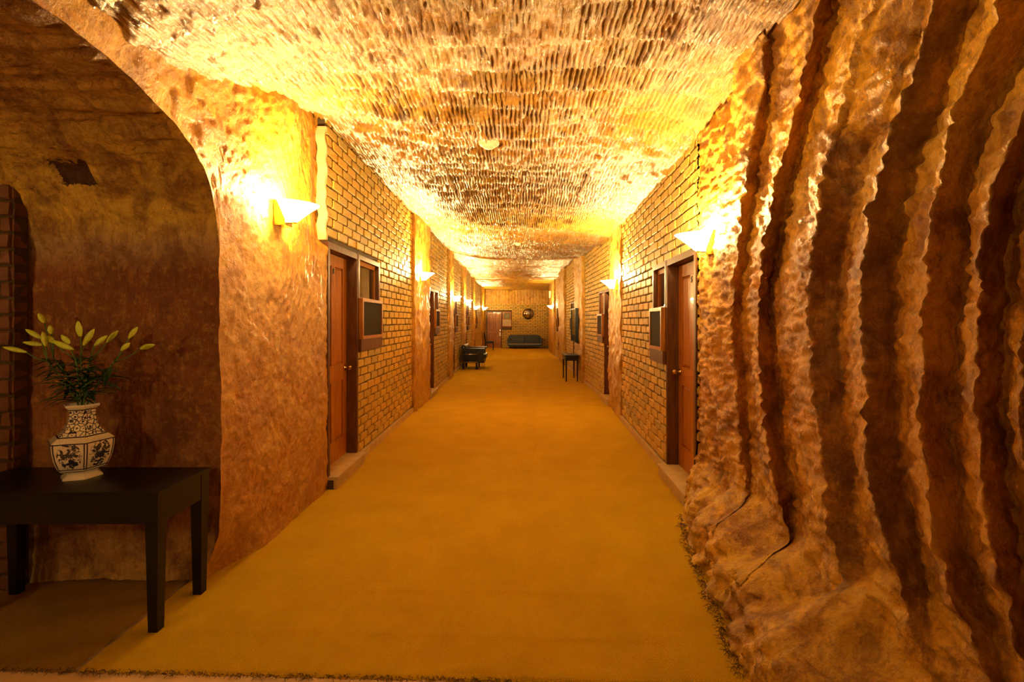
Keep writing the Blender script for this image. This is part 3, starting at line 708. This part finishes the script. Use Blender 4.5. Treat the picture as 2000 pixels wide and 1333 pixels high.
# ================================================================== LAMPS
lamp_i = 0
def sconce(x, y, z, side, label, power=1.0, back=None):
    rz = R(90) if side == 'L' else (R(-90) if side == 'R' else R(180))
    root = empty('wall_lamp', (x, y, z), rz)   # local: y into wall, -y out to the corridor
    tag(root, label, 'wall lamp', 'wall lamps along the corridor')
    bm = bmesh.new(); box(bm, -.055, .055, -.02, .06, -.15, .03); box(bm, -.02, .02, -.07, -.02, -.13, -.10)
    bobj('wall_bracket', bm, M_brass, root, bevel=.004)
    # half-cone glass bowl: wide pointed rim, narrow foot
    n = 20; rings = []
    bm = bmesh.new()
    prof = [(.022, -.125), (.05, -.118), (.10, -.07), (.15, -.025), (.185, .0), (.178, .004), (.145, -.018), (.095, -.062), (.045, -.108), (.018, -.112)]
    for r, zz_ in prof:
        ring = []
        for k in range(n + 1):
            th = math.pi + math.pi * k / n; pt = 1 + .16 * (1 - abs(math.cos(th)))
            ring.append(bm.verts.new((r * math.cos(th), -.022 + r * math.sin(th) * pt, zz_)))
        rings.append(ring)
    for p, q in zip(rings, rings[1:]):
        for k in range(n): bm.faces.new((p[k], p[k+1], q[k+1], q[k]))
    bobj('glass_bowl', bm, M_bowl, root, sm=True)
    bm = bmesh.new(); lathe(bm, [(.0, -.01), (.012, -.01), (.014, .01)], 12, (0, -.085, -.10))
    lathe(bm, [(.014, .0), (.022, .02), (.027, .04), (.022, .062), (.0, .072)], 12, (0, -.085, -.09))
    bl = bobj('bulb', bm, M_bulb, root, sm=True)
    bl.visible_shadow = True
    ld = bpy.data.lights.new('lamp_light', 'POINT'); ld.energy = LAMP_W * power; ld.color = LAMP_COL; ld.shadow_soft_size = .03
    lo = bpy.data.objects.new('lamp_light', ld); C.objects.link(lo); lo.parent = root; lo.location = (0, -.09, .03)
    return root
mb, tb, bb = mat('hot_bulb'); bb.inputs['Emission Color'].default_value = (1, .8, .5, 1); bb.inputs['Emission Strength'].default_value = 60; M_bulb = mb
sconce(-1.66, 3.47, 2.36, 'L', 'glowing glass wall lamp on orange rock left of door 8')
sconce(1.43, 3.66, 2.18, 'R', 'glowing wall lamp beside door 5, nearest on the right')
sconce(-1.68, 8.45, 2.36, 'L', 'wall lamp on the first left rock pillar', 2.8)
sconce(1.57, 7.75, 2.17, 'R', 'wall lamp on the bright right rock pillar', 2.5)
sconce(-1.72, 12.95, 2.18, 'L', 'wall lamp on the pillar before the black armchair', 1.5)
sconce(-1.74, 16.3, 2.22, 'L', 'wall lamp just beyond the black armchair', 1.3)
sconce(-1.75, 19.9, 2.12, 'L', 'wall lamp on the slim fifth left pillar', 1.2)
sconce(-1.76, 25.2, 2.22, 'L', 'last wall lamp on the left, by the end wall', 1.6)
sconce(1.57, 21.6, 2.2, 'R', 'single far wall lamp on the right', 1.3)
sconce(-3.3, -.36, 1.9, 'F', 'wall lamp on the hidden front wall of the alcove', .46)
sconce(1.52, -2.0, 2.2, 'R', 'unseen wall lamp added for fill light on the fluted wall behind the viewpoint', .2)  # added out of view as dim fill for the near surfaces

# ================================================================== FURNITURE
# black side table in the alcove
def table_near():
    r = empty('side_table', (-2.30, 2.56, 0)); tag(r, 'black lacquered table with tapered legs holding the vase', 'table')
    x0, x1, y0, y1, H = -.545, .545, -.20, .19, .695
    bx('tabletop', (x0 - .008, x1 + .008, y0 - .008, y1 + .004, H - .022, H), M_black, r, .003)
    for nm, b in (('front', (x0 + .062, x1 - .062, y0 + .002, y0 + .022)), ('back', (x0 + .062, x1 - .062, y1 - .022, y1 - .002)), ('l', (x0 + .002, x0 + .022, y0 + .062, y1 - .062)), ('r', (x1 - .022, x1 - .002, y0 + .062, y1 - .062))):
        bx('apron', (*b, H - .16, H - .022), M_black, r, .002)
    for sx in (0, 1):
        for sy in (0, 1):
            cx = (x0 + .031) if not sx else (x1 - .031); cy = (y0 + .031) if not sy else (y1 - .031)
            bm = bmesh.new(); taper(bm, cx, cy, .16 * 0, H - .16, .046, .062, (.008 if sx else -.008) * 0, 0)
            box(bm, cx - .031, cx + .031, cy - .031, cy + .031, H - .16, H - .022)
            bobj('leg', bm, M_black, r, bevel=.002)
    return r
table_near()
# vase
def vase_mat():
    m, t, b = mat('blue_white_porcelain')
    uv = N(t, 'ShaderNodeTexCoord').outputs['UV']; ob = N(t, 'ShaderNodeTexCoord').outputs['Object']
    sep = N(t, 'ShaderNodeSeparateXYZ'); t.links.new(uv, sep.inputs[0]); fx = math_(t, 'FRACT', sep.outputs[0]); z = sep.outputs[1]
    white = (.80, .76, .66); blue = (.018, .022, .06)
    eu = math_(t, 'ABSOLUTE', math_(t, 'SUBTRACT', fx, .5))
    inb = math_(t, 'MULTIPLY', math_(t, 'GREATER_THAN', z, .055), math_(t, 'LESS_THAN', z, .196))
    frame = math_(t, 'MULTIPLY', math_(t, 'MULTIPLY', math_(t, 'GREATER_THAN', eu, .43), math_(t, 'LESS_THAN', eu, .475)), inb)
    def band(z0, hw): return math_(t, 'LESS_THAN', math_(t, 'ABSOLUTE', math_(t, 'SUBTRACT', z, z0)), hw)
    k = frame
    for z0, hw in ((.198, .003), (.060, .0025), (.228, .0025), (.362, .003), (.048, .0015)): k = math_(t, 'MAXIMUM', k, band(z0, hw))
    # flower clusters in the panels
    n = noise(t, ob, 42, 4, .65, 1.5)
    du = math_(t, 'DIVIDE', math_(t, 'SUBTRACT', fx, .5), .33); dz = math_(t, 'DIVIDE', math_(t, 'SUBTRACT', z, .132), .062)
    rad = math_(t, 'SQRT', math_(t, 'ADD', math_(t, 'MULTIPLY', du, du), math_(t, 'MULTIPLY', dz, dz)))
    fl_ = math_(t, 'GREATER_THAN', math_(t, 'SUBTRACT', n, math_(t, 'MULTIPLY', rad, .12)), .39)
    fl_ = math_(t, 'MULTIPLY', fl_, math_(t, 'LESS_THAN', rad, 1.15)); fl_ = math_(t, 'MULTIPLY', fl_, inb)
    k = math_(t, 'MAXIMUM', k, fl_)
    # scrollwork on the neck
    vo = N(t, 'ShaderNodeTexVoronoi'); vo.feature = 'DISTANCE_TO_EDGE'; vo.inputs['Scale'].default_value = 42; t.links.new(ob, vo.inputs['Vector'])
    vo2 = N(t, 'ShaderNodeTexVoronoi'); vo2.inputs['Scale'].default_value = 42; t.links.new(ob, vo2.inputs['Vector'])
    sc_ = math_(t, 'MAXIMUM', math_(t, 'LESS_THAN', vo.outputs[0], .07), math_(t, 'LESS_THAN', vo2.outputs[0], .24))
    nk = math_(t, 'MULTIPLY', math_(t, 'GREATER_THAN', z, .232), math_(t, 'LESS_THAN', z, .358))
    k = math_(t, 'MAXIMUM', k, math_(t, 'MULTIPLY', sc_, nk))
    # dotted shoulder
    vs_ = N(t, 'ShaderNodeTexVoronoi'); vs_.inputs['Scale'].default_value = 150; t.links.new(ob, vs_.inputs['Vector'])
    sh = math_(t, 'MULTIPLY', math_(t, 'MULTIPLY', math_(t, 'GREATER_THAN', z, .202), math_(t, 'LESS_THAN', z, .225)), math_(t, 'LESS_THAN', vs_.outputs[0], .35))
    t.links.new(mix(t, math_(t, 'MULTIPLY', sh, .4), mix(t, k, white, blue), (.3, .25, .2)), b.inputs['Base Color'])
    setp(b, rough=.12, coat=.6); return m
bm = bmesh.new(); uvl = bm.loops.layers.uv.new('UVMap')
prof = [(.0, 0), (.094, 0), (.092, .010), (.070, .026), (.074, .036), (.104, .046), (.122, .075), (.136, .115), (.144, .160), (.146, .185), (.145, .200), (.143, .206), (.112, .228), (.106, .232), (.084, .255), (.070, .285), (.062, .315), (.060, .345), (.061, .362), (.070, .370), (.079, .378), (.081, .386), (.078, .390), (.070, .386), (.054, .36), (.052, .33)]
rings = []
for r_, z_ in prof:
    ring = []
    for k in range(7):
        a_ = R(18 + 60 * k); ring.append((r_ * math.cos(a_), r_ * math.sin(a_), z_))
    rings.append(ring)
vr = [[bm.verts.new(p) for p in rg[:6]] for rg in rings]
for i in range(len(vr) - 1):
    for k in range(6):
        q = (k + 1) % 6
        if i == 0:
            fce = bm.faces.new((vr[i][k], vr[i][q], vr[i+1][q], vr[i+1][k]))
        else: fce = bm.faces.new((vr[i][k], vr[i][q], vr[i+1][q], vr[i+1][k]))
        for lp, (uu, vv) in zip(fce.loops, ((k, prof[i][1]), (k + 1, prof[i][1]), (k + 1, prof[i+1][1]), (k, prof[i+1][1]))): lp[uvl].uv = (uu, vv)
bmesh.ops.remove_doubles(bm, verts=[v for v in bm.verts if v.co.length < .001], dist=.001)
VB = Vector(((160 - CX) * 2.60 / F, 2.60, .695))
vase = bobj('vase', bm, vase_mat()); vase.location = VB
tag(vase, 'hexagonal blue and white porcelain vase standing on the black table', 'vase')

# lilies
def leaf_me(L_, W_, curl, v):
    bm = bmesh.new(); n = 7; rows = []
    for i in range(n + 1):
        t_ = i / n; wd = W_ * math.sin(math.pi * min(t_ * .92 + .06, 1)) ** .8 * (1 - .35 * t_)
        if i == n: wd = .0006
        z_ = -curl * t_ * t_ * L_; rows.append([bm.verts.new((x_ * wd, t_ * L_, z_ + abs(x_) * wd * .5)) for x_ in (-1, 0, 1)])
    for a_, b_ in zip(rows, rows[1:]):
        for k in range(2): bm.faces.new((a_[k], a_[k+1], b_[k+1], b_[k]))
    g = bmesh.ops.solidify(bm, geom=bm.faces[:], thickness=.0008)
    me = bpy.data.meshes.new('leaf'); bm.to_mesh(me); bm.free(); me.materials.append(M_leaf); smooth(me); return me
leafs = [leaf_me(.12, .0105, .35, 0), leaf_me(.10, .012, .6, 1), leaf_me(.085, .010, .1, 2), leaf_me(.14, .011, .5, 3)]
def bud_me():
    bm = bmesh.new(); n = 9; rings = []
    for i in range(13):
        t_ = i / 12; r_ = .0125 * math.sin(math.pi * (t_ * .93 + .05)) ** .65 * (.82 + .25 * math.sin(math.pi * t_ * .9)) if i < 12 else .0015
        rings.append([bm.verts.new(((r_ * (1 + .13 * math.cos(3 * 2 * math.pi * k / n))) * math.cos(2*math.pi*k/n), r_ * (1 + .13 * math.cos(3 * 2 * math.pi * k / n)) * math.sin(2*math.pi*k/n), t_)) for k in range(n)])
    for a_, b_ in zip(rings, rings[1:]):
        for k in range(n): bm.faces.new((a_[k], a_[(k+1)%n], b_[(k+1)%n], b_[k]))
    bm.faces.new(rings[0][::-1]); bm.faces.new(rings[-1])
    me = bpy.data.meshes.new('bud'); bm.to_mesh(me); bm.free(); me.materials.append(M_bud); smooth(me); return me
BUD = bud_me()
def zp(x, y, d): return P(x / 3.81, 600 + y / 3.81, d)
stems = [
 ('bending far left to a long pale horizontal bud', 2.56, (350, 405), [((200,338),(20,298),2.55), ((310,238),(188,165),2.60), ((325,285),(168,262),2.62), ((345,300),(318,182),2.56)]),
 ('tall on the left, ending in the highest dull bud', 2.64, (400, 380), [((335,125),(285,45),2.66), ((385,205),(372,135),2.66), ((400,270),(345,215),2.58)]),
 ('in the middle with the brightest leaning bud', 2.52, (560, 385), [((390,250),(548,318),2.50), ((518,278),(455,205),2.58)]),
 ('upright in the middle with two tall buds', 2.60, (600, 370), [((600,228),(580,100),2.60), ((618,292),(702,162),2.57)]),
 ('leaning slightly right with paired buds', 2.62, (665, 385), [((700,292),(798,212),2.60), ((790,268),(880,175),2.68)]),
 ('leaning far right with three small buds', 2.62, (850, 415), [((955,238),(1025,148),2.60), ((900,328),(966,268),2.58), ((1040,312),(1152,280),2.68)]),
]
rnd = random.Random(12)
for si, (desc, d, node, buds) in enumerate(stems):
    b0 = VB + Vector((rnd.uniform(-.02, .02), rnd.uniform(-.02, .02), .30)); top = VB + Vector((rnd.uniform(-.03, .03) + (node[0] - 610) / 1383 * .12, rnd.uniform(-.02, .02), .40)); nd = zp(*node, d)
    root = empty('lily_stem', b0); tag(root, 'lily stem ' + desc, 'flower', 'lily stems in the blue and white vase')
    pts = [b0, top, top.lerp(nd, .5) + Vector((0, 0, .02)), nd]
    bm = bmesh.new(); tube(bm, [p - b0 for p in pts], .0042, 7, .0032); bobj('stem', bm, M_stem, root, sm=True)
    for (bs_, tp_, dd) in buds:
        A, B = zp(*bs_, dd), zp(*tp_, dd - .01)
        bm = bmesh.new(); midp = (nd + A) / 2 + Vector((0, 0, -.01)); tube(bm, [nd - b0, midp - b0, A - b0 + (B - A) * .04], .0024, 6, .003); bobj('pedicel', bm, M_stem, root, sm=True)
        o = link('bud', BUD, root); v_ = B - A; o.location = A - b0; o.rotation_mode = 'QUATERNION'; o.rotation_quaternion = v_.to_track_quat('Z', 'Y')
        kk = .92 + .2 * rnd.random(); o.scale = (kk, kk, v_.length)
    for li in range(26):
        t_ = .02 + .98 * (li / 25) ** .9; base = top.lerp(nd, t_)
        ang = rnd.uniform(0, 2 * math.pi); el = rnd.uniform(-.15, .75)
        dirv = Vector((math.cos(ang) * math.cos(el), math.sin(ang) * math.cos(el) * .8, math.sin(el)))
        dirv += Vector(((node[0] - 610) / 600, 0, 0)) * .6
        o = link('leaf', leafs[rnd.randrange(4)], root); o.location = base - b0; o.rotation_mode = 'QUATERNION'; o.rotation_quaternion = dirv.to_track_quat('Y', 'Z')
        s_ = rnd.uniform(.7, 1.1) * (1 if t_ < .75 else .7); o.scale = (s_ * 1.35, s_ * 1.1, s_)

# black leather armchair, facing right
def armchair():
    r = empty('armchair', (-1.36, 15.65, 0)); tag(r, 'black leather armchair with tubular frame against the left wall', 'armchair')
    y0, y1 = -.50, .50; xb, xf = -.36, .28
    for sy, y in ((0, y0 + .02), (1, y1 - .02)):
        for x in (xb + .03, xf - .19):
            bx('leg', (x - .03, x + .03, y - .03, y + .03, 0, .60), M_black, r, .004)
        bx('arm_pad', (xb + .02, xf + .06, y - .055, y + .055, .60, .665), M_leather, r, .018)
        bx('side_panel', (xb + .08, xf + .03, y - .02, y + .02, .28, .60), M_leather, r, .008)
        bm = bmesh.new(); tube(bm, [(xb, y - .05, .48), (xf - .16, y - .05, .48)], .011, 8); tube(bm, [(xb, y - .05, .235), (xf - .16, y - .05, .235)], .014, 8)
        bobj('side_rail', bm, M_chrome, r, sm=True)
        bm = bmesh.new(); tube(bm, [(xf - .02, y * .8, .24), (xf - .01, y * .8, 0)], .012, 8); bobj('front_leg', bm, M_chrome, r, sm=True)
    bx('seat_base', (xb + .05, xf + .04, y0 + .05, y1 - .05, .20, .34), M_leather, r, .02)
    bx('seat_cushion', (xb + .12, xf + .10, y0 + .07, y1 - .07, .34, .47), M_leather, r, .035)
    bx('backrest', (xb - .02, xb + .13, y0 + .06, y1 - .06, .34, .66), M_leather, r, .03)
    bm = bmesh.new(); tube(bm, [(xb + .05, y0 - .05, .70), (xb + .05, y1 + .05, .70)], .075, 20); bobj('roll_cushion', bm, M_leather, r, bevel=.008)
    for y in (y0 - .055, y1 + .055):
        bm = bmesh.new(); tube(bm, [(xb + .05, y - .006, .70), (xb + .05, y + .006, .70)], .022, 12); bobj('end_button', bm, M_chrome, r)
    return r
armchair()
def sofa():
    r = empty('sofa', (.41, 26.75, 0)); tag(r, 'black leather two cushion sofa against the end brick wall', 'sofa')
    w2 = .94
    bx('base', (-w2 + .06, w2 - .06, -.42, .40, .14, .27), M_leather, r, .02)
    bx('front_rail', (-w2 + .04, w2 - .04, -.435, -.42, .255, .275), M_chrome, r, .003)
    for s in (-1, 1):
        bx('seat_cushion', tuple(sorted((s * .01, s * (w2 - .14)))) + (-.44, .18, .28, .43), M_leather, r, .05)
        bx('back_cushion', tuple(sorted((s * .01, s * (w2 - .14)))) + (.12, .36, .40, .74), M_leather, r, .06)
        bx('arm', tuple(sorted((s * (w2 - .13), s * w2))) + (-.40, .40, .16, .58), M_leather, r, .05)
        for y in (-.38, .34):
            bm = bmesh.new(); tube(bm, [(s * (w2 - .05), y, 0), (s * (w2 - .05), y, .17)], .014, 8); bobj('leg', bm, M_chrome, r, sm=True)
    bx('back_frame', (-w2 + .06, w2 - .06, .34, .42, .2, .70), M_leather, r, .03)
sofa()
def wood_chair():
    r = empty('dining_chair', (-1.44, 25.1, 0)); tag(r, 'dark wooden side chair near the end wall door', 'chair')
    bx('seat', (-.22, .23, -.22, .22, .43, .47), M_black, r, .01)
    for x, h in ((.20, .43), (-.20, .43)):
        for y in (-.19, .19):
            bm = bmesh.new()
            if x > 0: taper(bm, x, y, 0, .43, .03, .042)
            else: tube(bm, [(x - .04, y, 0), (x, y, .43), (x - .06, y, .92)], .02, 6)
            bobj('leg', bm, M_black, r)
    bx('backrest', (-.275, -.235, -.19, .19, .62, .93), M_black, r, .01)
    bx('back_slat', (-.245, -.215, -.05, .05, .46, .64), M_black, r, .004)
    bx('apron', (-.19, .19, -.20, .20, .37, .43), M_black, r, .004)
wood_chair()
def console():
    r = empty('console_table', (1.375, 12.52, 0)); tag(r, 'small black console table on slim legs against the right wall', 'table')
    x0, x1, y0, y1, H = -.16, .16, -.40, .40, .665
    bx('tabletop', (x0 - .02, x1 + .02, y0 - .02, y1 + .02, H - .02, H), M_black, r, .003)
    bx('apron', (x0, x1, y0, y1, H - .14, H - .02), M_black, r, .002)
    bx('drawer', (x0 - .006, x0 + .001, y0 + .08, y1 - .08, H - .125, H - .03), M_black, r, .001)
    for x in (x0 + .02, x1 - .02):
        for y in (y0 + .02, y1 - .02):
            bm = bmesh.new(); taper(bm, x, y, 0, H - .14, .026, .038); bobj('leg', bm, M_black, r)
console()
# dark framed panel on the wall above the console
r = empty('wall_panel', (1.53, 12.95, .97)); r.rotation_euler = (0, 0, R(-90)); tag(r, 'black glazed panel hung on the pillar above the small console table', 'display')
bm = bmesh.new(); box(bm, -.5, .5, -.035, .05, 0, .03); box(bm, -.5, .5, -.035, .05, .86, .89); box(bm, -.5, -.46, -.035, .05, .03, .86); box(bm, .46, .5, -.035, .05, .03, .86)
bobj('panel_frame', bm, M_black, r, bevel=.002); bx('dark_glass', (-.46, .46, -.02, .03, .03, .86), simple('black_glass', (.01,.012,.01), None, 5, .08, bs=0), r, 0)
# convex mirror
r = empty('convex_mirror', ((1031.5 - CX) * 27.2 / F, 27.27, CH + (CY - 613.5) * 27.2 / F)); tag(r, 'round dark convex mirror on the end wall above the sofa', 'mirror')
bm = bmesh.new(); lathe(bm, [(0, .10), (.10, .093), (.19, .07), (.26, .035), (.295, 0)], 32)
o = bobj('mirror_dome', bm, M_mirror, r, sm=True); o.rotation_euler = (R(90), 0, 0)
bm = bmesh.new(); lathe(bm, [(.288, 0), (.29, .02), (.31, .02), (.31, -.0), (.288, 0)], 32); o = bobj('rim', bm, M_black, r, sm=True); o.rotation_euler = (R(90), 0, 0)
# white box near the end on the right
r = bx('speaker_box', (1.52, 1.66, 23.0, 23.15, 2.62, 2.95), M_white, None, .01); tag(r, 'small white box high on the right wall near the end', 'box')
# ceiling fittings
for (px, py, dd, s, lab) in ((955, 281, 4.40, 1.0, 'cream dome smoke detector on the ceiling, nearest and largest'), (1011, 477, 9.9, .62, 'small cream smoke detector on the ceiling further down the corridor')):
    p = P(px, py, dd); zt = float(zc(p.x, dd))
    r = empty('smoke_detector', (p.x, dd, p.z - .02)); tag(r, lab, 'smoke detector', 'smoke detectors on the near ceiling')
    bm = bmesh.new(); lathe(bm, [(0, -.022), (.04, -.022), (.052, -.014), (.062, .0), (.06, .006)], 24); o = bobj('sensor_cap', bm, M_white, r, sm=True); o.scale = (s,) * 3
    bm = bmesh.new(); lathe(bm, [(.0, .002), (.078, .004), (.092, .014), (.095, .03), (.095, max(.04, (zt - p.z) / s + .05))], 24); o = bobj('base', bm, M_white, r, sm=True); o.scale = (s,) * 3
